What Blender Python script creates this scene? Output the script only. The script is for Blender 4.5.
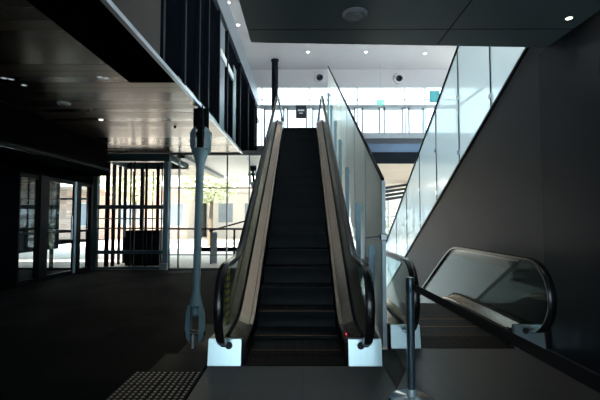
import bpy, bmesh, math, random
from mathutils import Vector, Matrix
random.seed(7)
SC = bpy.context.scene
for o in list(bpy.data.objects): bpy.data.objects.remove(o)
C = SC.collection
PI = math.pi

# ---------------------------------------------------------------- camera
cam_d = bpy.data.cameras.new('camera'); cam = bpy.data.objects.new('camera', cam_d); C.objects.link(cam)
cam_d.sensor_width = 36.0; cam_d.lens = 405/600*36.0; cam_d.clip_start = 0.05; cam_d.clip_end = 500
cam.location = (0, 0, 1.4)
cam.rotation_euler = (math.radians(90+2.83), 0, math.radians(0.28))
SC.camera = cam
# ---------------------------------------------------------------- world, sun, exposure
w = bpy.data.worlds.new('world'); SC.world = w; w.use_nodes = True
bg = w.node_tree.nodes['Background']; bg.inputs[0].default_value = (0.80, 0.92, 1.0, 1); bg.inputs[1].default_value = 2.1
sun_d = bpy.data.lights.new('sun', 'SUN'); sun_d.energy = 9.0; sun_d.angle = math.radians(1.5); sun_d.color = (1, .93, .82)
sun = bpy.data.objects.new('sun', sun_d); C.objects.link(sun); sun.location = (-10, -10, 30)
sun.rotation_euler = Vector((.30, .65, -.75)).to_track_quat('-Z', 'Y').to_euler()
SC.view_settings.view_transform = 'Standard'; SC.view_settings.look = 'None'
SC.view_settings.exposure = 1.4; SC.view_settings.gamma = 1.0; SC.view_settings.use_curve_mapping = False

# ---------------------------------------------------------------- materials
def new_mat(name):
    m = bpy.data.materials.new(name); m.use_nodes = True
    nt = m.node_tree; nt.nodes.clear()
    out = nt.nodes.new('ShaderNodeOutputMaterial')
    return m, nt, out
def N(nt, t, **kw):
    n = nt.nodes.new(t)
    for k, v in kw.items(): setattr(n, k, v)
    return n
def pbr(name, col, rough=.5, metal=0.0, var=.15, scale=6.0, bump=0.0, spec=.5, stretch=(1,1,1), coat=0):
    m, nt, out = new_mat(name)
    p = N(nt, 'ShaderNodeBsdfPrincipled'); nt.links.new(p.outputs[0], out.inputs[0])
    tc = N(nt, 'ShaderNodeTexCoord'); mp = N(nt, 'ShaderNodeMapping'); mp.inputs['Scale'].default_value = stretch
    nz = N(nt, 'ShaderNodeTexNoise'); nz.inputs['Scale'].default_value = scale; nz.inputs['Detail'].default_value = 3
    nt.links.new(tc.outputs['Object'], mp.inputs[0]); nt.links.new(mp.outputs[0], nz.inputs['Vector'])
    mx = N(nt, 'ShaderNodeMix', data_type='RGBA'); c = list(col)
    mx.inputs[6].default_value = [max(0, x*(1-var)) for x in c]+[1]
    mx.inputs[7].default_value = [min(1, x*(1+var)) for x in c]+[1]
    nt.links.new(nz.outputs[0], mx.inputs[0]); nt.links.new(mx.outputs[2], p.inputs['Base Color'])
    p.inputs['Roughness'].default_value = rough; p.inputs['Metallic'].default_value = metal
    p.inputs['Specular IOR Level'].default_value = spec; p.inputs['Coat Weight'].default_value = coat
    if bump:
        b = N(nt, 'ShaderNodeBump'); b.inputs['Strength'].default_value = bump; b.inputs['Distance'].default_value = .01
        nt.links.new(nz.outputs[0], b.inputs['Height']); nt.links.new(b.outputs[0], p.inputs['Normal'])
    return m
def emit(name, col, s):
    m, nt, out = new_mat(name)
    e = N(nt, 'ShaderNodeEmission'); e.inputs[0].default_value = (*col, 1); e.inputs[1].default_value = s
    nt.links.new(e.outputs[0], out.inputs[0]); return m
def glass(name, tint=(.9,.95,.95), refl=.12, frost=0.0, frostcol=(.7,.75,.75), rough=.02, forward=0.0):
    """thin architectural glass: see-through + mirror + optional frosting that scatters light"""
    m, nt, out = new_mat(name)
    t = N(nt, 'ShaderNodeBsdfTransparent'); t.inputs[0].default_value = (*tint, 1)
    g = N(nt, 'ShaderNodeBsdfGlossy'); g.inputs['Roughness'].default_value = rough
    g.inputs[0].default_value = (.95, 1, 1, 1)
    fr = N(nt, 'ShaderNodeLayerWeight'); fr.inputs['Blend'].default_value = .5
    pw = N(nt, 'ShaderNodeMath', operation='POWER'); pw.inputs[1].default_value = 6.5
    nt.links.new(fr.outputs['Facing'], pw.inputs[0])
    ml = N(nt, 'ShaderNodeMath', operation='MULTIPLY_ADD'); ml.inputs[1].default_value = .8; ml.inputs[2].default_value = refl*.35
    nt.links.new(pw.outputs[0], ml.inputs[0])
    last = t.outputs[0]
    if frost:
        a = N(nt, 'ShaderNodeBsdfTranslucent'); a.inputs[0].default_value = (*frostcol, 1)
        b = N(nt, 'ShaderNodeBsdfDiffuse'); b.inputs[0].default_value = (*frostcol, 1)
        mab = N(nt, 'ShaderNodeMixShader'); mab.inputs[0].default_value = .22
        nt.links.new(a.outputs[0], mab.inputs[1]); nt.links.new(b.outputs[0], mab.inputs[2])
        mf = N(nt, 'ShaderNodeMixShader'); mf.inputs[0].default_value = frost
        nt.links.new(t.outputs[0], mf.inputs[1]); nt.links.new(mab.outputs[0], mf.inputs[2]); last = mf.outputs[0]
        if forward:
            rf = N(nt, 'ShaderNodeBsdfRefraction'); rf.inputs[0].default_value = (.98, .98, .95, 1); rf.inputs['Roughness'].default_value = .55; rf.inputs['IOR'].default_value = 1.25
            mr = N(nt, 'ShaderNodeMixShader'); mr.inputs[0].default_value = forward
            nt.links.new(last, mr.inputs[1]); nt.links.new(rf.outputs[0], mr.inputs[2]); last = mr.outputs[0]
    mx = N(nt, 'ShaderNodeMixShader')
    nt.links.new(ml.outputs[0], mx.inputs[0]); nt.links.new(last, mx.inputs[1]); nt.links.new(g.outputs[0], mx.inputs[2])
    nt.links.new(mx.outputs[0], out.inputs[0]); return m
def grid_mat(name, col, sx, sy, gap, gapcol, rough=.4, metal=0.0, var=.2, spec=.5, axes='XY', bump=.3):
    """rectangular tiles / planks: per-tile tone, dark joints"""
    m, nt, out = new_mat(name)
    p = N(nt, 'ShaderNodeBsdfPrincipled'); nt.links.new(p.outputs[0], out.inputs[0])
    tc = N(nt, 'ShaderNodeTexCoord'); sp = N(nt, 'ShaderNodeSeparateXYZ'); nt.links.new(tc.outputs['Object'], sp.inputs[0])
    fl = []; masks = []
    for ax, s in zip(axes, (sx, sy)):
        d = N(nt, 'ShaderNodeMath', operation='DIVIDE'); d.inputs[1].default_value = s; nt.links.new(sp.outputs[ax], d.inputs[0])
        f = N(nt, 'ShaderNodeMath', operation='FLOOR'); nt.links.new(d.outputs[0], f.inputs[0]); fl.append(f)
        r = N(nt, 'ShaderNodeMath', operation='FRACT'); nt.links.new(d.outputs[0], r.inputs[0])
        l = N(nt, 'ShaderNodeMath', operation='LESS_THAN'); l.inputs[1].default_value = gap/s; nt.links.new(r.outputs[0], l.inputs[0]); masks.append(l)
    cb = N(nt, 'ShaderNodeCombineXYZ'); nt.links.new(fl[0].outputs[0], cb.inputs[0]); nt.links.new(fl[1].outputs[0], cb.inputs[1])
    wn = N(nt, 'ShaderNodeTexWhiteNoise'); nt.links.new(cb.outputs[0], wn.inputs['Vector'])
    mx = N(nt, 'ShaderNodeMix', data_type='RGBA')
    mx.inputs[6].default_value = [x*(1-var) for x in col]+[1]; mx.inputs[7].default_value = [min(1, x*(1+var)) for x in col]+[1]
    nt.links.new(wn.outputs['Value'], mx.inputs[0])
    mm = N(nt, 'ShaderNodeMath', operation='MAXIMUM'); nt.links.new(masks[0].outputs[0], mm.inputs[0]); nt.links.new(masks[1].outputs[0], mm.inputs[1])
    m2 = N(nt, 'ShaderNodeMix', data_type='RGBA'); nt.links.new(mm.outputs[0], m2.inputs[0])
    nt.links.new(mx.outputs[2], m2.inputs[6]); m2.inputs[7].default_value = (*gapcol, 1)
    nt.links.new(m2.outputs[2], p.inputs['Base Color'])
    rr = N(nt, 'ShaderNodeMath', operation='MULTIPLY_ADD'); rr.inputs[1].default_value = .12; rr.inputs[2].default_value = rough
    nt.links.new(wn.outputs['Value'], rr.inputs[0]); nt.links.new(rr.outputs[0], p.inputs['Roughness'])
    p.inputs['Metallic'].default_value = metal; p.inputs['Specular IOR Level'].default_value = spec
    if bump:
        b = N(nt, 'ShaderNodeBump'); b.inputs['Strength'].default_value = bump; b.inputs['Distance'].default_value = .01; b.invert = True
        nt.links.new(mm.outputs[0], b.inputs['Height']); nt.links.new(b.outputs[0], p.inputs['Normal'])
    return m

M = {}
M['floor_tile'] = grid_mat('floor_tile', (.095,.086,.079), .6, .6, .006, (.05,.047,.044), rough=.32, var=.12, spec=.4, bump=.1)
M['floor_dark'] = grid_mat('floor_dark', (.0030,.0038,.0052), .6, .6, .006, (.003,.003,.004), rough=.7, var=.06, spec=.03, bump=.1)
M['paver'] = pbr('paver', (.008,.008,.010), .6, spec=.1)
M['stud'] = pbr('stud', (.30,.26,.22), .35, .7)
M['plank'] = grid_mat('plank', (.20,.172,.145), 4.8, .22, .018, (.03,.03,.03), rough=.24, metal=.92, var=.2, axes='XY')
M['plank_sunlit'] = grid_mat('plank_sunlit', (.85,.80,.74), 4.8, .33, .014, (.2,.2,.2), rough=.4, metal=.0, var=.08, axes='XY')  # pale copy of the ceiling planks, sunlit brightness put into the colour
M['dark_ceiling'] = pbr('dark_ceiling', (.15,.22,.235), .5, 0, .04, 1)
M['soffit_dark_refl'] = pbr('soffit_dark_refl', (.004,.004,.004), .45, 0, spec=.0)
M['bronze'] = pbr('bronze', (.030,.023,.018), .5, .0, .35, 2.5, stretch=(1,.3,3), spec=.12)
M['white_ceiling'] = pbr('white_ceiling', (.42,.41,.43), .6, 0, .03)
M['black_panel'] = pbr('black_panel', (.003,.004,.006), .45, 0, .1, spec=.0)
M['navy'] = pbr('navy', (.006,.009,.013), .5, .0, spec=.05)
M['band'] = pbr('band', (.20,.23,.26), .4, .5, .08)
M['trim'] = pbr('trim', (.45,.52,.60), .3, .7)
M['slab_edge'] = pbr('slab_edge', (.22,.25,.27), .5)
M['slab_blue'] = pbr('slab_blue', (.06,.10,.16), .25, .3, .25, 1.2)
M['slab_dark'] = pbr('slab_dark', (.015,.02,.03), .4)
M['warm_ceiling'] = pbr('warm_ceiling', (.62,.50,.40), .45, 0, .1, 1)
M['wall_grey'] = pbr('wall_grey', (.060,.057,.060), .55, 0, .08, 1.5, spec=.15)
M['wall_dark'] = pbr('wall_dark', (.015,.018,.024), .5, 0, .08, 1.5, spec=.2)
M['wall_black'] = pbr('wall_black', (.003,.004,.005), .6, spec=.0)
M['wall_white'] = pbr('wall_white', (.7,.7,.7), .6, 0, .03)
M['bulkhead'] = pbr('bulkhead', (.007,.006,.0055), .5, .0, .3, 2, spec=.0)
M['frame_black'] = pbr('frame_black', (.006,.008,.010), .45, 0, spec=.04)
M['frame_blue'] = pbr('frame_blue', (.045,.095,.11), .35, .3)
M['frame_mid'] = pbr('frame_mid', (.10,.11,.11), .4, .2)
M['frame_light'] = pbr('frame_light', (.40,.43,.45), .4, .2)
M['rod'] = pbr('rod', (.19,.31,.36), .42, .35, .12, 5)
M['rubber'] = pbr('rubber', (.008,.009,.011), .24, 0, .1, spec=.6)
M['steel'] = pbr('steel', (.36,.30,.24), .2, .9, .12, 3, stretch=(8,.6,8))
M['steel_dark'] = pbr('steel_dark', (.09,.08,.072), .22, .8, .15, 4)
M['skirt'] = pbr('skirt', (.012,.012,.013), .3, .2, spec=.2)
M['base_plate'] = pbr('base_plate', (.40,.52,.55), .30, 1.0, .05, 3, stretch=(6,1,.5))
M['clad'] = pbr('clad', (.03,.035,.045), .3, .4)
M['step'] = grid_mat('step', (.013,.019,.023), .012, 50, .004, (.003,.003,.003), rough=.45, var=.1, axes='XY', bump=.4, spec=.12)
M['comb'] = grid_mat('comb', (.020,.016,.013), .02, .8, .004, (.01,.01,.01), rough=.5, metal=.0, spec=.06, axes='XY', bump=.2)
M['landing'] = pbr('landing', (.010,.008,.006), .5, 0, spec=.2)
M['orange'] = pbr('orange', (.35,.14,.03), .5)
M['yellow'] = grid_mat('yellow', (.45,.42,.04), .9, .07, .022, (.02,.02,.02), rough=.5, var=.05, axes='XZ', bump=0)
M['glass'] = glass('glass', (.80,.86,.85), .14)
M['glass_window'] = glass('glass_window', (.93,.97,.98), .08)
M['glass_dark'] = glass('glass_dark', (.42,.50,.52), .2)
M['glass_frost'] = glass('glass_frost', (.92,.95,.92), .08, .85, (.97,.94,.84), .2, .6)
M['glass_frost_b'] = glass('glass_frost_b', (.68,.71,.70), .14, .5, (.46,.52,.55), .12)
M['post_blue'] = pbr('post_blue', (.26,.40,.48), .4, .4)
M['post_light'] = pbr('post_light', (.55,.68,.74), .35, .3)
M['belt'] = pbr('belt', (.006,.006,.008), .6)
M['chrome'] = pbr('chrome', (.55,.6,.65), .15, 1)
M['stanchion'] = pbr('stanchion', (.10,.15,.19), .3, .6)
M['lamp'] = emit('lamp', (1,.93,.80), 7)
M['lamp_dim'] = emit('lamp_dim', (.8,.95,1), .22)
M['green'] = emit('green', (.12,.62,.40), .9)
M['red'] = emit('red', (1,.03,.06), 1)
M['white'] = pbr('white', (.8,.8,.8), .5)
M['grey_paint'] = pbr('grey_paint', (.30,.33,.35), .5)
M['black'] = pbr('black', (.01,.01,.012), .5)
M['sign'] = pbr('sign', (.015,.018,.025), .4)
M['teal'] = pbr('teal', (.06,.32,.36), .5)
M['ground'] = grid_mat('ground', (.80,.74,.68), 1.2, 1.2, .02, (.6,.56,.53), rough=.8, var=.06, bump=0)
M['brick'] = grid_mat('brick', (.66,.46,.37), .5, .16, .02, (.7,.65,.6), rough=.9, var=.2, axes='XZ', bump=0)
M['render'] = pbr('render', (.34,.26,.15), .9, 0, .06)
M['render_b'] = pbr('render_b', (.82,.80,.76), .9, 0, .05)
M['winblue'] = pbr('winblue', (.30,.36,.42), .2, 0, .2, 2)
M['bark'] = pbr('bark', (.12,.09,.06), .9)
M['leaf'] = pbr('leaf', (.55,.55,.36), .7, 0, .35, 3)
M['carpet'] = pbr('carpet', (.45,.41,.36), .9)

# ---------------------------------------------------------------- mesh helpers
class MB:
    def __init__(s): s.bm = bmesh.new()
    def box(s, x0, x1, y0, y1, z0, z1, bev=0):
        vs = [s.bm.verts.new(p) for p in ((x0,y0,z0),(x1,y0,z0),(x1,y1,z0),(x0,y1,z0),(x0,y0,z1),(x1,y0,z1),(x1,y1,z1),(x0,y1,z1))]
        fs = [s.bm.faces.new([vs[i] for i in q]) for q in ((3,2,1,0),(4,5,6,7),(0,1,5,4),(1,2,6,5),(2,3,7,6),(3,0,4,7))]
        if bev:
            es = list({e for f in fs for e in f.edges})
            bmesh.ops.bevel(s.bm, geom=es, offset=bev, segments=2, affect='EDGES', profile=.5)
        return s
    def prism(s, pts, d):
        """polygon of 3D points pushed by the vector d"""
        d = Vector(d); a = [s.bm.verts.new(p) for p in pts]; b = [s.bm.verts.new(Vector(p)+d) for p in pts]
        n = len(pts); s.bm.faces.new(a[::-1]); s.bm.faces.new(b)
        for i in range(n): s.bm.faces.new((a[i], a[(i+1) % n], b[(i+1) % n], b[i]))
        return s
    def rings(s, rings, cap=True, closed=True):
        R = [[s.bm.verts.new(p) for p in r] for r in rings]; n = len(R[0])
        for a, b in zip(R, R[1:]):
            for i in range(n if closed else n-1): s.bm.faces.new((a[i], a[(i+1) % n], b[(i+1) % n], b[i]))
        if cap and closed: s.bm.faces.new(R[0][::-1]); s.bm.faces.new(R[-1])
        return s
    def cyl(s, a, b, r, r2=None, n=16):
        a, b = Vector(a), Vector(b); r2 = r if r2 is None else r2
        q = (b-a).to_track_quat('Z', 'Y')
        rg = []
        for c, rr in ((a, r), (b, r2)):
            rg.append([c + q @ Vector((rr*math.cos(t*2*PI/n), rr*math.sin(t*2*PI/n), 0)) for t in range(n)])
        return s.rings(rg)
    def lathe(s, c, prof, n=24, axis='Z'):
        rg = []
        for r, h in prof:
            ring = []
            for t in range(n):
                u, v = r*math.cos(t*2*PI/n), r*math.sin(t*2*PI/n)
                ring.append(Vector(c)+(Vector((u, v, h)) if axis == 'Z' else Vector((u, h, v))))
            rg.append(ring)
        return s.rings(rg)
    def build(s, name, mat, parent=None, smooth=False, **kw):
        bmesh.ops.recalc_face_normals(s.bm, faces=s.bm.faces)
        me = bpy.data.meshes.new(name); s.bm.to_mesh(me); s.bm.free()
        if smooth:
            for p in me.polygons: p.use_smooth = True
            try: me.set_sharp_from_angle(angle=math.radians(40))
            except Exception: pass
        me.materials.append(M[mat] if isinstance(mat, str) else mat)
        o = bpy.data.objects.new(name, me); C.objects.link(o)
        if parent: 
            o.parent = parent; o.matrix_parent_inverse = Matrix.Identity(4)
            o.location = -Vector(parent.get('_w', (0,0,0)))
        for k, v in kw.items(): o[k] = v
        return o
def thing(name, label, cat, loc=(0,0,0), group=None):
    o = bpy.data.objects.new(name, None); C.objects.link(o); o.location = loc; o.empty_display_size = .1
    o['label'] = label; o['category'] = cat; o['_w'] = tuple(loc)
    if group: o['group'] = group
    return o
def struct(name, mb, mat, **kw):
    return mb.build(name, mat, None, kind='structure', **kw)
def tag(o, label, cat, group=None):
    o['label'] = label; o['category'] = cat
    if group: o['group'] = group
    return o
def part(name, mb, mat, parent, smooth=False, **kw):
    """mesh given in world coordinates, child of a thing or (for a sub-part) of a part"""
    o = mb.build(name, mat, None, smooth, **kw)
    o.parent = parent
    w_ = Vector(parent.get('_w', (0,0,0)))
    o.location = -w_ if w_.length else (0,0,0)
    return o
def copy_tree(o, loc, label=None):
    c = o.copy(); C.objects.link(c); c.location = loc
    if label: c['label'] = label
    for ch in [x for x in bpy.data.objects if x.parent == o]:
        d = ch.copy(); C.objects.link(d); d.parent = c
        for g in [x for x in bpy.data.objects if x.parent == ch]:
            e = g.copy(); C.objects.link(e); e.parent = d
    return c

# ================================================================ the building shell
CZ = 3.30            # ceiling of this level
FX = -1.70           # edge of the upper floor on the left
UP = 4.26            # upper floor
UC = 7.80            # upper ceiling
WY = 17.0            # upper window wall
GY = 11.5            # ground-floor glass wall on the left
LOW = -4.2

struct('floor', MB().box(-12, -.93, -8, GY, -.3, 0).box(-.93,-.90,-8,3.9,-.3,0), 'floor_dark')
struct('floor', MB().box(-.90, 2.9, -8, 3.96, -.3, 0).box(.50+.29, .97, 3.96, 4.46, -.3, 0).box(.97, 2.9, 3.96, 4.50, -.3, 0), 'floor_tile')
struct('trim_1', MB().box(-1.42, -.93, 3.80, 4.30, 0, .004).box(-1.30, -.93, 4.31, 5.5, 0, .004), 'paver')       # darker inlaid strip
struct('trim_2', MB().prism([(.782,3.42,.0),(.97,3.86,.0),(1.0,4.44,.0),(.782,4.44,.0)], (0,0,.006)), 'landing') # gap cover between the escalators
struct('floor', MB().box(-.93, 6.6, 3.0, 30, LOW-.3, LOW), 'carpet')
struct('wall_pit', MB().box(-1.0, -.94, 4.6, 24, LOW, 0).box(-.94, 6.6, 3.0, 3.1, LOW, -.3), 'wall_white')
# ceilings of this level
struct('ceiling', MB().box(-4.87, -2.38, -8, GY, CZ, CZ+.1).box(-6.1, -4.87, 10.05, GY, CZ, CZ+.1).box(-2.38, FX-.02, 5.5, GY, CZ, CZ+.1), 'plank')
struct('ceiling', MB().box(-2.38, FX-.02, -8, 5.5, CZ-.004, CZ+.1), 'soffit_dark_refl')  # edge strip: dark reflection in the metal soffit put in as plain black
struct('ceiling', MB().box(-12, -6.1, -8, GY+.2, 2.5, 2.6).box(-6.1, -4.87, -8, 10.0, 2.5, 2.6), 'wall_black')
struct('trim_3', MB().box(-4.95, -4.87, -8, 10.0, 2.62, CZ+.1).box(-6.1, -4.87, 10.0, 10.05, 2.5, CZ+.1).box(-6.1, -5.95, 10.05, GY, 2.5, CZ+.1), 'bulkhead')
struct('trim_4', MB().box(-4.87, -4.83, -8, 10.05, 2.62, 2.68), 'frame_black')
struct('ceiling', MB().prism([(-.545,-8,CZ),(-.545,4.25,CZ),(6.6,4.56,CZ),(6.6,-8,CZ)], (0,0,.5)), 'dark_ceiling')
struct('trim_15', MB().box(1.46,1.475,-3,4.3,CZ-.003,CZ+.01).box(-.53,6.5,3.95,3.96,CZ-.003,CZ+.01), 'black')
struct('wall_upper', MB().box(-.6, 6.6, -8.1, -8, CZ, UC), 'wall_dark')
# upper floor slab, its layered edge, its warm underside
struct('floor', MB().box(-6, FX-.14, -8, WY, CZ+.1, UP), 'slab_dark')
struct('floor', MB().box(-.93, 6.6, 13.3, 26, 3.30, UP).box(FX-.13, -.94, 15.45, 17, 3.95, UP), 'slab_edge')
struct('floor', MB().box(-.93, .80, 12.75, 13.3, 3.4, UP), 'slab_edge')
struct('trim_5', MB().box(.82, 6.6, 13.18, 13.3, 4.08, UP+.003), 'slab_edge')
struct('trim_6', MB().box(.82, 6.6, 13.22, 13.3, 3.90, 4.08), 'slab_dark')
struct('trim_7', MB().box(.82, 6.6, 13.18, 13.3, 3.62, 3.90), 'slab_blue')
struct('trim_8', MB().box(.82, 6.6, 13.16, 13.3, 3.25, 3.62), 'navy')
struct('ceiling', MB().box(-.93, 6.6, 13.3, 24, 3.25, 3.29), 'warm_ceiling')
# upper ceiling and bulkhead
struct('ceiling', MB().box(-3.0, 9, -8, WY+.2, UC, UC+.2), 'white_ceiling')
struct('wall_upper', MB().prism([(-3.0,WY-.05,7.07),(9,WY-.05,7.07),(9,WY-.05,UC),(-3.0,WY-.05,UC)], (0,.3,0)), 'white_ceiling')
# upper-level wall on the left: bronze panel, black panels, grey band
struct('wall_left', MB().box(FX-.08, FX, -8, 4.75, CZ+.05, 5.7), 'bronze')
struct('trim_9', MB().box(FX-.02, FX+.03, -8, 14.6, CZ-.03, CZ+.02), 'trim')
wl = struct('wall_left', MB().box(FX-.10, FX-.04, 4.75, 15.6, CZ+.05, 5.7), 'black_panel')
for y in (4.8, 5.7, 6.5, 7.15, 8.1, 9.0, 10.9, 12.6, 14.3):
    part('fin', MB().box(FX-.04, FX+.02, y, y+.07, CZ+.05, 5.7), 'navy', wl)
part('reflective_panel', MB().box(FX-.04, FX-.02, 8.25, 8.85, CZ+.05, 5.65), 'band', wl)
part('reflective_panel', MB().box(FX-.04, FX-.02, 10.0, 10.4, CZ+.05, 5.3), 'band', wl)
part('highlight_bar', MB().box(FX-.04, FX, 8.35, 9.9, 4.86, 5.02), 'white', wl)  # white bar paints the bright highlight on the facade panel
struct('trim_10', MB().box(FX-.05, FX+.04, -8, 15.4, 5.7, 6.30), 'band')
struct('wall_left', MB().box(-2.75, -2.6, -8, WY, UP, UC), 'wall_white')
struct('floor', MB().box(-2.6, FX-.1, -8, WY, 5.5, 5.6), 'slab_edge')
# right: tall sloping wall with glass above it, plain wall in front
def wz(y): return 3.45 + (y-4.885)*(-.512)
def gz(y): return 4.47 + (y-7.18)*(-.60)
struct('wall_right', MB().prism([(2.75,4.5,LOW),(2.75,14.3,LOW),(2.75,14.3,wz(14.3)),(2.75,4.5,wz(4.5))], (.15,0,0)), 'wall_grey')
struct('wall_right', MB().box(2.70, 3.0, -8, 4.5, 0, CZ).box(2.70,2.74,4.5,4.56,-.3,CZ), 'wall_dark')
struct('trim_11', MB().prism([(2.73,4.5,wz(4.5)),(2.73,14.3,wz(14.3)),(2.73,14.3,wz(14.3)+.05),(2.73,4.5,wz(4.5)+.05)], (.17,0,0)), 'frame_black')
# shop front on the left
SX = -5.95
struct('wall_left', MB().box(SX-.15, SX, -8, 8.48, 0, 2.5).box(SX-.15, SX, 8.48, GY, 2.42, 2.5), 'wall_black')
struct('wall_far_left', MB().box(-12.2, -12, -8, 20, 0, 3.6), 'wall_black')
# wall behind the camera with the glazed street entrance
BY = -3.4
struct('wall_back', MB().box(-12, -2.6, BY-.2, BY, 0, CZ).box(6.3, 6.6, BY-.2, BY, 0, CZ).box(-2.6, 6.3, BY-.2, BY, 3.1, CZ), 'wall_dark')
wn = struct('window_5', MB().box(-2.6,-2.5,BY-.15,BY-.05,0,3.1).box(-.45,-.35,BY-.15,BY-.05,0,3.1).box(2.2,2.3,BY-.15,BY-.05,0,3.1).box(6.2,6.3,BY-.15,BY-.05,0,3.1).box(-2.6,6.3,BY-.15,BY-.05,3.0,3.1), 'frame_black')
part('pane', MB().box(-2.5,6.2,BY-.11,BY-.09,0,3.0), 'glass_window', wn)

# ---------------------------------------------------------------- glass walls
def window_wall(name, axis, at, u0, u1, z0, z1, us, zs, fm, t=.06, glassm='glass_window', thick=None, zt=None):
    """curtain wall: frame bars at us / zs; axis 'Y' = plane y=at, 'X' = plane x=at"""
    def bx(mb, a0, a1, b0, b1, d):
        if axis == 'Y': mb.box(a0, a1, at-d, at+d, b0, b1)
        else: mb.box(at-d, at+d, a0, a1, b0, b1)
    mb = MB(); bx(mb, u0, u1, z0, z0+.05, .05); bx(mb, u0, u1, z1-.05, z1, .05); bx(mb, u0, u0+.05, z0, z1, .05); bx(mb, u1-.05, u1, z0, z1, .05)
    root = struct(name, mb, fm)
    g = MB(); bx(g, u0+.05, u1-.05, z0+.05, z1-.05, .008); part('pane', g, glassm, root)
    for u in us:
        m = MB(); bx(m, u-t/2, u+t/2, z0, z1, .06); part('mullion', m, fm, root)
    for i, z in enumerate(zs):
        m = MB(); tt = (zt[i] if zt else t); bx(m, u0, u1, z-tt/2, z+tt/2, .055); part('transom', m, fm, root)
    return root
window_wall('window_1', 'Y', GY, -3.8, -1.02, 0, CZ, (-3.5, -2.92, -2.13, -1.5), (.42, 1.15, 2.31), 'frame_mid', .026, zt=(.025,.05,.03))  # frame greyed and thinned to imitate bloom from the daylight behind
window_wall('window_2', 'Y', GY, -12, -5.98, 0, 2.5, (-10.5, -9.4, -8.2, -7.1), (1.1, 2.0), 'frame_black', .05)
window_wall('window_3', 'Y', 24, -.93, 6.6, LOW, 3.25, (.6, 2.1, 3.6, 5.1), (-1.9, .3, 1.6), 'frame_light', .07)
window_wall('window_4', 'X', 6.6, 4.6, 24, LOW, 3.25, (7, 9.5, 12, 14.5, 17, 19.5, 22), (-1.5, 1.1), 'frame_light', .08)
window_wall('window_6', 'X', 6.6, -2, WY, UP, UC, (1, 4, 7, 10, 13), (6.2,), 'frame_light', .08)
window_wall('window_7', 'Y', WY, -2.6, 6.6, UP, 7.07, (-1.7, .31, 2.35, 4.37, 5.22), (6.50,), 'frame_light', .05, zt=(.03,))
struct('trim_12', MB().box(-2.6, 6.6, WY-.08, WY+.08, 6.13, 6.27), 'grey_paint')
# glazed double doors under the transom
dn = 0
for x0, x1 in ((-1.62,-.72), (-.66,.24), (.42,1.30), (1.42,2.26), (2.50,3.30), (3.42,4.28), (4.46,5.14)):
    dn += 1
    m = MB().box(x0, x1, WY-.14, WY-.09, UP, UP+.12).box(x0, x1, WY-.14, WY-.09, 6.03, 6.13).box(x0, x0+.08, WY-.14, WY-.09, UP, 6.13).box(x1-.08, x1, WY-.14, WY-.09, UP, 6.13)
    d = struct('door_%d' % dn, m, 'frame_light')
    part('door_pane', MB().box(x0+.08, x1-.08, WY-.12, WY-.11, UP+.12, 6.03), 'glass_window', d)
    part('door_handle', MB().cyl((x1-.12,WY-.19,5.0), (x1-.12,WY-.19,5.5), .015).cyl((x1-.12,WY-.19,5.05),(x1-.12,WY-.13,5.05),.01).cyl((x1-.12,WY-.19,5.45),(x1-.12,WY-.13,5.45),.01), 'chrome', d)

# sliding doors of the lobby in the left wall
def shop_panel(name, y0, y1, x, edge=None):
    d = struct(name, MB().box(x-.03, x+.03, y0, y0+.06, 0, 2.42).box(x-.03, x+.03, y1-.06, y1, 0, 2.42).box(x-.03, x+.03, y0, y1, 0, .10).box(x-.03, x+.03, y0, y1, 2.32, 2.42).box(x-.02, x+.02, y0, y1, 1.08, 1.12), 'frame_black')
    part('door_pane', MB().box(x-.006, x+.006, y0+.06, y1-.06, .10, 2.32), 'glass_window', d)
    if edge: part('edge_strip', MB().box(x+.03, x+.06, y1-.10, y1, .02, 2.40), edge, d)
    return d
shop_panel('door_8', 8.5, 9.16, SX-.05)
d9 = shop_panel('door_9', 9.45, 10.66, SX-.05, 'post_blue')
part('door_handle', MB().cyl((SX+.03,10.4,.9),(SX+.03,10.4,1.5),.018), 'chrome', d9)
shop_panel('door_10', 10.85, 11.44, SX-.05)
struct('trim_13', MB().box(SX-.12, SX+.02, 9.16, 9.45, 0, 2.42).box(SX-.12, SX+.02, 10.66, 10.85, 0, 2.42).box(SX-.14, SX-.0, 11.40, GY+.1, 0, 2.42), 'frame_black')

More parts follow.
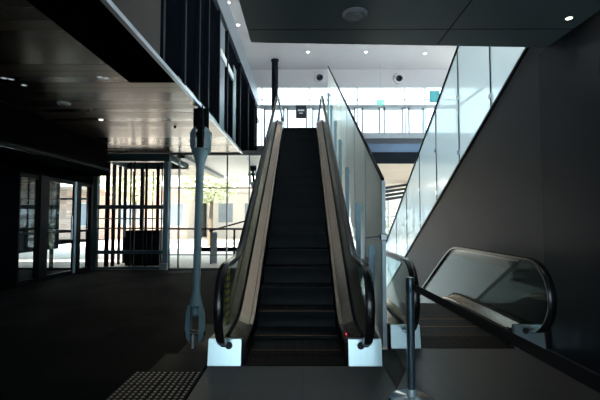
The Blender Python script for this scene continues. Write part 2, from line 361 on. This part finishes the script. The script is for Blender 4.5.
# ================================================================ escalators
def softplus(t, w=.11): return w*math.log1p(math.exp(max(-60, min(60, t/w)))) if t/w < 60 else t
class Path:
    def __init__(s, y0, rise, sgn): s.y0 = y0; s.y1 = y0+rise/.5774; s.sgn = sgn
    def z(s, y): return s.sgn*.5774*(softplus(y-s.y0)-softplus(y-s.y1))
def rib(mb, ys, P, x0, x1, a0, a1, b0, b1):
    """solid band following the slope; (x0: from a0 up to a1), (x1: from b0 up to b1)"""
    mb.rings([[(x0,y,P.z(y)+a0),(x1,y,P.z(y)+b0),(x1,y,P.z(y)+b1),(x0,y,P.z(y)+a1)] for y in ys]); return mb
def escalator(label, cx, P, yf, yend, gname, plate_front, comb_y, clad_side=True, base_z=.24):
    root = thing('escalator', label, 'escalator', (cx, yf, 0))
    N_ = 60; ys = [plate_front + (yend-plate_front)*i/N_ for i in range(N_+1)]
    def sec(pl, hw, hh):      # rounded belt section
        return pl
    for s in (-1, 1):
        X = lambda a: cx + s*a
        # glass balustrade with a rounded end
        top = .93; r = .345; cyf = yf+.04+r; pts = []
        zb = .24
        for i in range(13):
            t = PI/2 + PI*i/12
            pts.append((cyf + r*math.cos(t), top-r + r*math.sin(t)))
        low = [(plate_front+.1, zb)]
        upper_ys = [y for y in ys if y > cyf+.02 and y < yend-.55]
        topc = [(y, P.z(y)+top) for y in reversed(upper_ys)]
        rye = yend-.55
        zE = P.z(yend)
        end = [(rye + r*math.cos(t), zE+top-r + r*math.sin(t)) for t in [ -PI/2+PI*i/12 for i in range(13)]]
        botc = [(y, P.z(y)+zb-.02) for y in upper_ys]
        # strip-wise build (quads) to keep it clean
        g = MB()
        prof = []
        for i in range(7):     # front half-disc as columns
            t = PI - (PI/2)*i/6
            yy = cyf + r*math.cos(t); prof.append((yy, top-r - r*math.sin(t)*1.0, top-r + r*math.sin(t)))
        for y in upper_ys: prof.append((y, P.z(y)+zb-.02, P.z(y)+top))
        for i in range(1, 7):
            t = PI/2 - (PI/2)*i/6
            yy = rye + r*math.cos(t)
            if yy > upper_ys[-1]+.01: prof.append((yy, zE+top-r - r*math.sin(t), zE+top-r + r*math.sin(t)+.001))
        g.rings([[(X(.674),y,a),(X(.686),y,a),(X(.686),y,b+.002),(X(.674),y,b+.002)] for y, a, b in prof])
        gl = part('balustrade_glass', g, gname, root)
        # handrail belt
        R = .38; top2 = .965; pth = []
        c0 = yf+R
        pth.append((plate_front+.02, top2-2*R-.015))
        pth.append((c0-.02, top2-2*R-.01))
        for i in range(1, 14):
            t = -PI/2 - PI*i/14; pth.append((c0+R*math.cos(t), top2-R+R*math.sin(t)))
        for y in [c0+.03+(rye-c0-.06)*i/70 for i in range(71)]: pth.append((y, P.z(y)+top2))
        for i in range(0, 15):
            t = PI/2 - PI*i/14; pth.append((rye+R*math.cos(t), zE+top2-R+R*math.sin(t)))
        pth.append((rye-.15, zE+top2-2*R))
        rings = []; n = len(pth)
        for i, (y, z) in enumerate(pth):
            a = pth[max(0, i-1)]; b = pth[min(n-1, i+1)]
            ty, tz = b[0]-a[0], b[1]-a[1]; L = math.hypot(ty, tz) or 1; ny, nz = -tz/L, ty/L
            # section: rounded flat belt (x across, n outward)
            ring = []
            for k in range(12):
                t = 2*PI*k/12; ux = .042*math.copysign(abs(math.cos(t))**.6, math.cos(t)); un = .022*math.copysign(abs(math.sin(t))**.8, math.sin(t))
                ring.append((X(.68)+ux, y+ny*un, z+nz*un))
            rings.append(ring)
        part('handrail', MB().rings(rings), 'rubber', root, True)
        # handrail guide (steel line under the belt)
        part('handrail_guide', rib(MB(), [y for y in ys if c0+.05 < y < rye-.05], P, X(.668), X(.692), top-.01, top+.012, top-.01, top+.012), 'steel_dark', root)
        # inner deck, outer deck, skirt, cladding
        yk = [y for y in ys if y > plate_front+.03]
        part('inner_deck', rib(MB(), yk, P, X(.535), X(.668), .13, .17, .19, .23), 'steel', root)
        part('outer_deck', rib(MB(), yk, P, X(.692), X(.84), .17, .23, .17, .22), 'steel_dark', root)
        part('glass_channel', rib(MB(), yk, P, X(.660), X(.700), .19, .245, .19, .245), 'frame_black', root)
        part('skirt_panel', rib(MB(), [y for y in ys if y > plate_front+.08], P, X(.505), X(.535), -.25, .155, -.25, .17), 'skirt', root)
        part('skirt_trim', rib(MB(), yk, P, X(.500), X(.537), .155, .178, .172, .192), 'steel', root)
        part('outer_cladding', rib(MB(), yk, P, X(.83), X(.85), -.75, .22, -.75, .22), 'clad', root)
        # bright steel base box with the handrail inlet
        bp = part('base_plate', MB().prism([(X(.52),plate_front,0),(X(.84),plate_front,0),(X(.84),plate_front+.045,base_z),(X(.52),plate_front+.045,base_z)],(0,.05,0)), 'base_plate', root)
        part('handrail_inlet', MB().lathe((X(.64), plate_front+.012, .185), [(.030,0),(.036,.01),(.03,.03)], 16, 'Y'), 'black', bp)
    # treads
    k = 0; y = comb_y; dz = .2
    while y < yend-.9:
        z0 = P.z(y+.02); zr = min(z0, P.z(y-.38)) if P.sgn > 0 else z0
        m = MB().box(cx-.498, cx+.498, y, y+.405, z0-.03, z0, .003)
        zn = P.z(y+.42); 
        if P.sgn > 0:
            lowr = P.z(y-.38)-.02
            m.rings([[(cx-.495,y+.006+.012*math.sin(PI*j/5),lowr+(z0-.03-lowr)*j/5),(cx+.495,y+.006+.012*math.sin(PI*j/5),lowr+(z0-.03-lowr)*j/5),(cx+.495,y+.05,lowr+(z0-.03-lowr)*j/5),(cx-.495,y+.05,lowr+(z0-.03-lowr)*j/5)] for j in range(6)] if z0-.03-lowr > .01 else [[(cx-.495,y+.006,lowr-.02),(cx+.495,y+.006,lowr-.02),(cx+.495,y+.05,lowr-.02),(cx-.495,y+.05,lowr-.02)],[(cx-.495,y+.006,z0-.02),(cx+.495,y+.006,z0-.02),(cx+.495,y+.05,z0-.02),(cx-.495,y+.05,z0-.02)]])
        else:
            m.box(cx-.495, cx+.495, y+.36, y+.40, zn-.02, z0-.031)
        st = part('step', m, 'step', root)
        if k < 3: part('demarcation_line', MB().box(cx-.49, cx+.49, y+.001, y+.018, z0, z0+.002), 'orange', st)
        y += .405; k += 1
    part('comb_plate', MB().box(cx-.5, cx+.5, comb_y-.16, comb_y-.005, -.05, .006), 'comb', root)
    part('comb_plate', MB().box(cx-.5, cx+.5, y+.0, y+.2, P.z(yend)-.05, P.z(yend)+.006), 'comb', root)
    part('landing_plate', MB().box(cx-.5, cx+.5, plate_front+.01, comb_y-.165, -.05, .004), 'comb', root)
    part('truss', rib(MB(), [y_ for y_ in ys if y_ > plate_front+.1], P, cx-.82, cx+.82, -.8, -.70, -.8, -.70), 'clad', root)
    return root
P1 = Path(4.84, UP+.012, 1)
e1 = escalator('black-stepped escalator climbing to the upper floor, between the tie rod and the glass screen', -.07, P1, 3.65, 15.5, 'glass', 3.96, 4.42)
P2 = Path(6.75, -LOW, -1)
e2 = escalator('escalator leading down to the lower level along the grey right wall', 1.82, P2, 4.10, 15.6, 'glass', 4.50, 5.0)
# yellow warning strip on the left balustrade and the red light on the right skirt
part('warning_sticker', MB().box(-.745, -.742, 4.05, 4.20, .36, .90), 'yellow', e1)
part('indicator_light', MB().lathe((.452, 4.20, .235), [(.007,0),(.007,.02)], 12, 'Y'), 'red', e1)

# ================================================================ glass screen right of the first escalator
scr = thing('glass_screen', 'tall frosted glass screen with sloping top standing between the two escalators', 'glass screen', (.92, 4.6, 0))
def tz(y): return 1.857+(y-4.63)*.525
yy = [4.63+1.18*i for i in range(9)]
for a, b in zip(yy, yy[1:]):
    part('glass_panel', MB().prism([(.912,a+.012,max(-.0,tz(a)-2.05)),(.912,b-.012,max(-.0,tz(b)-2.05)),(.912,b-.012,tz(b)),(.912,a+.012,tz(a))], (.018,0,0)), 'glass_frost', scr)
for a in yy[:-1]:
    part('joint', MB().box(.908,.934,a-.006+.006,a+.014,max(0,tz(a)-2.0),tz(a)), 'post_blue', scr)
part('top_rail', MB().prism([(.905,4.62,tz(4.62)),(.905,yy[-1],tz(yy[-1])),(.905,yy[-1],tz(yy[-1])+.03),(.905,4.62,tz(4.62)+.03)], (.035,0,0)), 'frame_black', scr)
ep = part('bright_glass_edge', MB().box(.897,.942,4.56,4.62,0,1.84,.004), 'post_light', scr)  # pale bar standing in for the bright edge of the glass
part('clamp', MB().box(.875,.955,4.53,4.58,1.17,1.25,.01), 'chrome', ep)
for i, (px, py) in enumerate(((372,245),(359,203),(348,167),(341,139),(336,120),(332,104),(329,91))):
    X = .875; Y = X*405/(px-302); Z = 1.4+(220-py)*Y/405
    part('post', MB().box(X-.05, X+.022, Y-.02, Y+.02, Z-1.15, Z, .004).box(X+.02, X+.037, Y-.03,Y+.03, Z-.12, Z-.06), 'post_blue', scr)
part('cross_bar', MB().cyl((.72,4.59,1.20),(.90,4.59,1.22),.008), 'chrome', scr)

# glass balustrade on the sloping right wall
gb = thing('glass_balustrade', 'tall translucent glass balustrade sloping down along the top of the right wall', 'balustrade', (2.8, 4.5, 0))
ys_ = [4.52, 4.75, 5.96, 7.20, 8.44, 9.66, 10.9, 12.1, 13.3, 14.2]
for a, b in zip(ys_, ys_[1:]):
    part('glass_panel', MB().prism([(2.81,a+.012,wz(a)+.05),(2.81,b-.012,wz(b)+.05),(2.81,b-.012,gz(b)),(2.81,a+.012,gz(a))], (.018,0,0)), 'glass_frost_b', gb)
    c = part('joint', MB().box(2.805,2.832,a-.014,a+.012,wz(a)+.05,gz(a)), 'frame_black', gb)
    part('clamp', MB().box(2.79,2.845,a-.03,a+.03,wz(a)+.30,wz(a)+.38), 'chrome', c)
    part('clamp', MB().box(2.79,2.845,a-.03,a+.03,gz(a)-.9,gz(a)-.82), 'chrome', c)
part('top_rail', MB().prism([(2.79,4.5,gz(4.5)),(2.79,14.2,gz(14.2)),(2.79,14.2,gz(14.2)+.045),(2.79,4.5,gz(4.5)+.045)], (.05,0,0)), 'frame_black', gb)

# ================================================================ tie rods
def tie_rod(label, top, bot, s_top, s_bot):
    root = thing('tie_rod', label, 'tie rod', bot, 'steel tie rods hanging from the upper floor edge')
    T, B = Vector(top), Vector(bot); d = (T-B).normalized()
    xa = Vector((1,0,0)); n = d.cross(xa).normalized()      # xa: across, n: depth
    def fork(base, dirv, s, lf_):        # fork ends at base, opens toward base; dirv points away from the tip
        L = .90*s*lf_; W = .172*s; m = MB()
        slot = .078*s
        def slab(x0, x1, h0, h1, dd):
            m.rings([[base+xa*x0+n*(-dd)+dirv*h0, base+xa*x1+n*(-dd)+dirv*h0, base+xa*x1+n*dd+dirv*h0, base+xa*x0+n*dd+dirv*h0],
                     [base+xa*x0+n*(-dd)+dirv*h1, base+xa*x1+n*(-dd)+dirv*h1, base+xa*x1+n*dd+dirv*h1, base+xa*x0+n*dd+dirv*h1]])
        for sg in (-1, 1):
            prof = [(0, .6*W, .7), (.05*L, .82*W, .9), (.18*L, 1.0*W, 1), (.45*L, .95*W, 1), (.56*L, .80*W, 1)]
            rg = []
            for h, xo, dd in prof:
                D = .09*s*dd
                rg.append([base+xa*sg*slot+n*(-D)+dirv*h, base+xa*sg*xo+n*(-D*.6)+dirv*h, base+xa*sg*xo+n*(D*.6)+dirv*h, base+xa*sg*slot+n*D+dirv*h])
            m.rings(rg)
        rg = []
        for h, xo in ((.54*L,.82*W),(.64*L,.66*W),(.78*L,.46*W),(.9*L,.36*W),(1.0*L,.045+.0*W)):
            rx = max(xo, .045); ry = min(.09*s, rx)
            rg.append([base+xa*rx*math.cos(t*PI/6)+n*ry*math.sin(t*PI/6)+dirv*h for t in range(12)])
        m.rings(rg)
        f = part('fork_end', m, 'rod', root, True)
        part('pin', MB().cyl(base+dirv*.14*L-xa*(W+.0*s), base+dirv*.14*L+xa*(W+.0*s), .045*s, n=14), 'steel_dark', f)
    fork(T, -d, s_top, 1.12); fork(B+Vector((0,0,.05)), d, s_bot, 1.3)
    part('rod', MB().cyl(B+d*.55*s_bot, T-d*.80*s_top, .048*s_bot/.66*.9, .062*s_top, 16), 'rod', root, True)
    pl = MB().prism([T+xa*-.04*s_top+n*.09+d*-.55*s_top, T+xa*-.04*s_top-n*.09+d*-.55*s_top, T+xa*-.04*s_top-n*.09+Vector((0,0,CZ-.03-T.z)), T+xa*-.04*s_top+n*.09+Vector((0,0,CZ-.03-T.z))], xa*.08*s_top)
    part('hanger_plate', pl, 'frame_black', root)
    part('gusset_plate', MB().prism([T+xa*-.13+n*.02+d*.02, T+xa*.13+n*.02+d*.02, T+xa*.13+n*.02+Vector((0,0,CZ-.03-T.z)), T+xa*-.13+n*.02+Vector((0,0,CZ-.03-T.z))], n*-.04), 'frame_black', root)
    part('foot_plate', MB().prism([B+xa*-.02+d*.28*s_bot-n*.05, B+xa*-.02+d*.28*s_bot+n*.05, B+xa*-.02+Vector((0,.06,.0)), B+xa*-.02+Vector((0,-.06,0))], xa*.022), 'grey_paint', root)
    return root
tie_rod('blue-grey steel tie rod with forked ends, nearest one, standing left of the escalator', (-1.70, 6.75, 2.93), (-1.18, 4.52, 0.006), 1.0, .64)
tie_rod('blue-grey steel tie rod farther back, mostly hidden behind the escalator handrail', (-1.70, 13.9, 3.08), (-1.2, 12.0, LOW*0+.0), .95, .64)

# ================================================================ lift shaft in its steel cage
lf = thing('lift_shaft', 'open steel framed lift shaft with dark bars at the far left glass wall', 'lift shaft', (-4.8, 11.4, 0))
def atx(px, Y): return (px-302)*Y/405
def atz(py, Y): return 1.4+(220-py)*Y/405
Yc = 11.42
part('head_beam', MB().box(atx(95.5,Yc), atx(169,Yc), Yc-.06, Yc+.14, 3.06, 3.28).box(atx(95.5,Yc), atx(169,Yc), Yc+1.7, Yc+1.9, 3.06, 3.28).box(-5.8,-5.7,Yc+.14,Yc+1.7,3.1,3.28).box(-3.86,-3.76,Yc+.14,Yc+1.7,3.1,3.28), 'frame_blue', lf)
for a, b, mt in ((93.5,97.5,'frame_blue'),(163.5,168.5,'rod')):
    part('corner_post', MB().box(atx(a,Yc), atx(b,Yc), Yc-.06, Yc+.08, 0, 3.06), mt, lf)
for y0, y1 in ((205,209),(250.2,253.8),(266.5,269)):
    part('cross_beam', MB().box(atx(97.5,Yc), atx(163.5,Yc), Yc-.04, Yc+.05, max(0.003,atz(y1,Yc)), atz(y0,Yc)), 'frame_blue', lf)
for y0, y1 in ((218,219.2),(227.6,229)):
    part('cross_bar', MB().box(atx(97.5,Yc), atx(163.5,Yc), Yc-.01, Yc+.01, atz(y1,Yc), atz(y0,Yc)), 'frame_blue', lf)
for a, b, dY in ((104.5,108.5,.3),(111.2,114.5,.9),(117.6,120,1.4),(122.8,125.6,1.8),(129.2,130.2,.2),(133,134.1,.05),(139.5,142.6,1.7),(144.4,146.6,.9),(155.6,158.6,1.2),(160.6,161.6,.25)):
    Y = Yc+dY
    part('guide_rail', MB().box(atx(a,Y), atx(b,Y), Y, Y+.05, 0, 3.1), 'frame_black', lf)
lc = part('lift_car', MB().box(atx(127,12.6), atx(161,12.6), 12.5, 13.1, .0, 1.08), 'frame_black', lf)
for a in (132, 143, 152):
    part('car_rail', MB().box(atx(a,12.45), atx(a+.9,12.45), 12.44, 12.46, .0, 2.9), 'steel_dark', lc)
part('control_box', MB().box(atx(160.5,11.3), atx(168,11.3), 11.24, 11.34, .02, .20, .005), 'grey_paint', lf)

# ================================================================ upper-level things
t = thing('column', 'dark round column on the upper floor left of the escalator top', 'column', (-1.08, 15.9, UP))
part('shaft', MB().cyl((-1.08,15.9,UP),(-1.08,15.9,UC-.06),.13,n=24), 'navy', t, True)
part('collar', MB().cyl((-1.08,15.9,UC-.06),(-1.08,15.9,UC-.002),.16,n=24), 'navy', t, True)
t = thing('sign_stand', 'small dark notice on a thin pole at the top of the escalator', 'sign', (-.04, 16.2, UP))
part('sign_board', MB().box(-.25,.17,16.18,16.21,5.50,6.06,.01), 'sign', t)
part('sign_text', MB().box(-.17,.09,16.165,16.179,5.80,5.86).box(-.12,.04,16.165,16.179,5.70,5.73), 'white', t)
part('pole', MB().cyl((-.04,16.2,UP+.02),(-.04,16.2,5.52),.02), 'grey_paint', t)
part('foot', MB().cyl((-.04,16.2,UP),(-.04,16.2,UP+.02),.16,n=24), 'grey_paint', t)
# exit sign
ex = thing('exit_sign', 'small green running man exit sign hanging above the upper glass doors', 'exit sign', (3.2, 16.3, 6.2))
part('sign_board', MB().box(3.05,3.37,16.28,16.32,6.08,6.26,.004), 'green', ex)
part('pictogram', MB().box(3.14,3.17,16.27,16.279,6.11,6.19).box(3.12,3.19,16.27,16.279,6.16,6.175).lathe((3.16,16.27,6.215),[(.015,0),(.015,.008)],10,'Y').box(3.24,3.31,16.27,16.279,6.11,6.23), 'white', ex)
part('hanger', MB().cyl((3.21,16.3,6.26),(3.21,16.3,UC),.006), 'grey_paint', ex)
# teal sign on the right of the upper windows
tag(MB().box(5.38,5.80,16.86,16.90,6.35,6.85,.005).build('hanging_sign','teal'), 'teal square sign in the upper right window', 'sign')
# jet air nozzles in the bulkhead
for x, z, lb in ((.76,7.44,'round black air nozzle in the white bulkhead above the escalator'),(4.13,7.40,'round black air nozzle in the white bulkhead above the glass doors')):
    v = thing('air_nozzle', lb, 'vent', (x, WY-.06, z), 'round air nozzles in the bulkhead')
    part('outer_ring', MB().lathe((x,WY-.09,z),[(.13,0),(.23,.0),(.25,.03),(.25,.038),(.13,.038)],28,'Y'), 'white_ceiling', v, True)
    part('nozzle', MB().lathe((x,WY-.15,z),[(.03,.06),(.09,.0),(.14,.05),(.14,.09)],28,'Y'), 'black', v, True)

def ray(px, py, z):
    p_ = math.radians(2.83); yw = math.radians(.28); u = (px-300)/405; v = (200-py)/405
    dy = math.cos(p_)-v*math.sin(p_); dz = math.sin(p_)+v*math.cos(p_); dx = u
    dx, dy = dx*math.cos(yw)-dy*math.sin(yw), dx*math.sin(yw)+dy*math.cos(yw)
    t_ = (z-1.4)/dz
    return dx*t_, dy*t_
def downlight(px, py, z, r, lb, grp, mt='lamp', light=0):
    X, Y = ray(px, py, z)
    d = thing('downlight', lb, 'downlight', (X, Y, z), grp)
    part('trim_ring', MB().lathe((X,Y,z),[(r*.7,0),(r*.75,-.006),(r,-.006),(r,0)],20), 'white' if mt == 'lamp' else 'grey_paint', d, True)
    part('lens', MB().lathe((X,Y,z),[(0.001,-.003),(r*.7,-.003),(r*.7,0)],20), mt, d)
    if light:
        ld = bpy.data.lights.new('downlight_lamp', 'SPOT'); ld.energy = light; ld.spot_size = 1.6; ld.spot_blend = .6; ld.color = (1,.9,.78); ld.shadow_soft_size = .05
        l = bpy.data.objects.new('downlight_lamp', ld); C.objects.link(l); l.parent = d; l.location = (0,0,-.03)
    return d
g_ = 'small round downlights in the white upper ceiling'
for px, py, lb in ((308,52,'small lit downlight in the white upper ceiling, above the escalator'),(366,52,'small lit downlight in the white upper ceiling, middle one of the row'),(425,53.5,'small lit downlight in the white upper ceiling, rightmost of the row'),
                   (228,2.5,'small lit downlight in the upper ceiling left strip, nearest the frame top'),(238,25,'small lit downlight in the upper ceiling left strip, below the first one')):
    downlight(px, py, UC, .075, lb, g_)
g_ = 'small dim downlights in the metal plank ceiling'
for px, py, mt, lb in ((4,78,'lamp_dim','dim downlight at the left edge of the plank ceiling'),(11,79,'lamp_dim','dim downlight just right of the leftmost one in the plank ceiling'),(24,85,'lamp_dim','faint single downlight below the left pair in the plank ceiling'),
                   (100,77,'lamp_dim','dim downlight in the plank ceiling, left one of the middle pair'),(106,78,'lamp_dim','dim downlight in the plank ceiling, right one of the middle pair'),
                   (101,119.5,'lamp','brighter warm downlight in the far plank ceiling'),(165,119,'lamp_dim','faint downlight in the plank ceiling left of the tie rod')):
    downlight(px, py, CZ if px > 70 else CZ, .045, lb, g_, mt)
for px, py, z, r, nm, lb in ((64,103,CZ,.10,'smoke_detector','pale round detector dome on the plank ceiling'),(355,13.5,CZ,.115,'ceiling_speaker','round pale fitting on the dark ceiling above the escalator')):
    X, Y = ray(px, py, z)
    d = thing(nm, lb, 'ceiling fitting', (X, Y, z))
    part('housing', MB().lathe((X,Y,z),[(r,0),(r,-.012),(r*.85,-.03),(r*.8,-.03),(r*.78,-.018),(.001,-.018)],28), 'wall_white' if nm[0]=='s' else 'frame_light', d, True)
    part('lens', MB().lathe((X,Y,z-.018),[(r*.6,0),(r*.5,-.02),(.001,-.028)],24), 'grey_paint', d, True)
downlight(569, 18, CZ, .035, 'small warm downlight in the dark ceiling at the upper right', None, 'lamp', 3)
for px, py in ((175,126),(85,112)):
    X, Y = ray(px, py, CZ)
    tag(MB().lathe((X,Y,CZ),[(.03,0),(.03,-.02),(.012,-.05),(.001,-.05)],12).build('sprinkler','steel_dark'), 'small dark sprinkler head in the plank ceiling %s' % ('beside the tie rod' if px > 100 else 'left of the warm downlight'), 'sprinkler')

lv = thing('louvre_screen', 'dark sloping louvre blades under the lower ceiling between the two glass screens', 'louvre', (4.6, 20, 2.4))
for i in range(4):
    z = 2.93-i*.19
    part('blade', MB().prism([(3.9,20,z-.05),(5.3,20,z+.17),(5.3,20,z+.29),(3.9,20,z+.09)], (0,.35,.02)), 'black', lv)
part('bracket', MB().box(5.25,5.32,20.1,20.2,2.3,3.25), 'black', lv)

# ================================================================ queue barrier
def post_at(x, y, lb):
    s = thing('queue_post', lb, 'barrier post', (x, y, 0), 'retractable belt barrier posts')
    part('base', MB().lathe((x,y,0),[(.175,0),(.178,.012),(.165,.028),(.05,.045),(.035,.05)],36), 'chrome', s, True)
    part('tube', MB().cyl((x,y,.05),(x,y,.84),.031,n=24), 'stanchion', s, True)
    h = part('belt_head', MB().lathe((x,y,.84),[(.034,0),(.036,.005),(.036,.10),(.030,.112),(.001,.112)],24), 'stanchion', s, True)
    part('collar', MB().lathe((x,y,.05),[(.034,0),(.036,.0),(.036,.045),(.033,.05)],24), 'post_light', s, True)
    return s
qp = post_at(.845, 3.20, 'dark metal barrier post with round chrome base in front of the second escalator')
part('belt', MB().prism([(.85,3.165,.862),(.97,.53,.855),(.97,.53,.907),(.85,3.165,.914)], (.003,0,0)), 'belt', qp)
post_at(.975, .50, 'barrier post beside the camera holding the far end of the belt')

# ================================================================ tactile paving
stud_me = None
n_ = 0
for ix, x0 in enumerate((-1.53, -1.22)):
    for iy, y0 in enumerate((3.49, 3.18, 2.87)):
        lb = 'black tactile paver with pale studs, %s tile of the %s row' % (('left','right')[ix], ('far','middle','near')[iy])
        tp = thing('tactile_paver', lb, 'tactile paver', (x0, y0, 0), 'tactile pavers set before the escalator')
        part('tile', MB().box(x0+.002, x0+.302, y0+.002, y0+.302, 0, .006), 'paver', tp)
        for i in range(6):
            for j in range(6):
                if stud_me is None:
                    m = MB().lathe((0,0,0),[(.0125,0),(.011,.004),(.007,.0055),(.001,.0058)],10)
                    so = m.build('stud', 'stud', None, True); stud_me = so.data
                else:
                    so = bpy.data.objects.new('stud', stud_me); C.objects.link(so)
                so.parent = tp; so.location = (.027+i*.05, .027+j*.05, .006)

# ================================================================ outdoors
struct('ground', MB().box(-40, -1.0, GY+.02, 60, -.25, -.02), 'ground')
struct('ground', MB().box(-1.0, 40, 24.2, 90, LOW-.4, LOW-.05).box(6.7, 40, -10, 24.2, LOW-.4, LOW-.05), 'ground')
struct('ground', MB().box(-40, 40, 26, 90, 3.6, 4.0).box(-40,-14,-30,60,-.3,-.02), 'ground')
struct('ceiling', MB().box(-3.4, FX+.65, GY+.06, 17.5, CZ, CZ+.1), 'plank_sunlit')
struct('ceiling', MB().box(-12, -3.4, GY+.06, 17.5, CZ+.02, CZ+.12), 'plank')
struct('trim_14', MB().box(-3.6, -3.38, GY+.1, 17.5, 3.18, CZ+.02), 'frame_mid')
# outdoor railing and ramp rail
r = thing('railing', 'dark metal railing with a sloping ramp rail outside the left glass wall', 'railing', (-3, 13.2, 0))
part('top_rail', MB().box(-3.4,-1.7,13.17,13.23,1.08,1.13), 'frame_black', r)
part('lower_rail', MB().box(-3.3,-1.7,13.18,13.22,.38,.52), 'frame_black', r)
part('ramp_rail', MB().prism([(-3.0,13.1,1.02),(-1.45,13.1,1.45),(-1.45,13.1,1.50),(-3.0,13.1,1.07)],(0,.05,0)), 'frame_black', r)
for x in (-3.37,-2.95,-2.2): part('post', MB().box(x-.03,x+.03,13.17,13.23,-.02,1.08), 'frame_black', r)
part('infill_panel', MB().box(-2.95,-2.75,13.15,13.17,.0,1.0), 'grey_paint', r)
def building(nm, lb, x0, x1, y, z0, z1, mt, wins, wm='winblue', depth=8):
    b = thing(nm, lb, 'building', ((x0+x1)/2, y, z0))
    part('wall', MB().box(x0, x1, y, y+depth, z0, z1), mt, b)
    part('roof', MB().box(x0-.3, x1+.3, y-.3, y+depth+.3, z1, z1+.25), 'render_b', b)
    for (a, c, u, v) in wins:
        f = part('window', MB().box(a-.08, c+.08, y-.06, y-.001, u-.08, v+.08), 'render_b', b)
        part('pane', MB().box(a, c, y-.08, y-.062, u, v), wm, f)
    return b
building('brick_building', 'low brick building across the street beyond the left glass wall', -22, -8.5, 30, -.02, 6, 'brick',
         [(-20+i*3.2, -18.4+i*3.2, 1.0, 2.6) for i in range(4)]+[(-20+i*3.2, -18.4+i*3.2, 3.8, 5.2) for i in range(4)])
building('pale_building', 'pale rendered building beyond the left glass wall beside the brick one', -8, -3.7, 34, -.02, 7, 'render_b', [(-7+i*2.2, -5.8+i*2.2, 1.2, 2.8) for i in range(2)])
building('yellow_building', 'pale yellow building seen through the upper glass doors', -3, 11.6, 42, 4.0, 9.2, 'render', [(6.5, 9.0, 6.8, 8.4), (-1.5, 1.0, 5.0, 6.6), (10.2,11.2,4.6,5.6)])
building('cream_building', 'small cream building seen at the right of the upper windows', 12.2, 22, 40, 4.0, 7.4, 'render', [(14, 16, 5, 6.4)])
def tree(lb, x, y, z0, h, rr, seed):
    rnd = random.Random(seed)
    t = thing('tree', lb, 'tree', (x, y, z0), 'trees outside the lower windows')
    part('trunk', MB().cyl((x,y,z0),(x+.1,y,z0+h*.55),.16,.08,10).cyl((x+.1,y,z0+h*.5),(x+.7,y,z0+h*.8),.07,.03,8).cyl((x+.1,y,z0+h*.45),(x-.6,y,z0+h*.75),.07,.03,8), 'bark', t, True)
    m = MB()
    for i in range(1400):
        u = rnd.gauss(0,1), rnd.gauss(0,1), rnd.gauss(0,1); L = math.sqrt(sum(q*q for q in u)); k = rr*rnd.random()**.4
        c = Vector((x+u[0]/L*k, y+u[1]/L*k, z0+h*.72+u[2]/L*k*.8)); a = Vector((rnd.uniform(-1,1),rnd.uniform(-1,1),rnd.uniform(-1,1))).normalized(); b = a.orthogonal().normalized()
        s = rnd.uniform(.10,.2); vs = [m.bm.verts.new(c+a*s), m.bm.verts.new(c+b*s*.5), m.bm.verts.new(c-a*s), m.bm.verts.new(c-b*s*.5)]; m.bm.faces.new(vs)
    part('foliage', m, 'leaf', t)
tree('yellow-green tree seen low between the two glass screens', 5.6, 28.5, LOW-.05, 6.8, 2.3, 1)
tree('leafy tree beyond the glass right of the lower windows', 9.4, 19, LOW-.05, 6.4, 2.2, 2)
tree('leafy tree outside the right glass wall, nearer one', 9.2, 12, LOW-.05, 6.2, 2.0, 3)
tree('light green tree beyond the glass wall left of the escalator', -5.0, 22, -.02, 5.0, 1.7, 4)
tree('light green tree beyond the glass wall behind the lift shaft', -9.6, 23, -.02, 5.2, 1.8, 5)
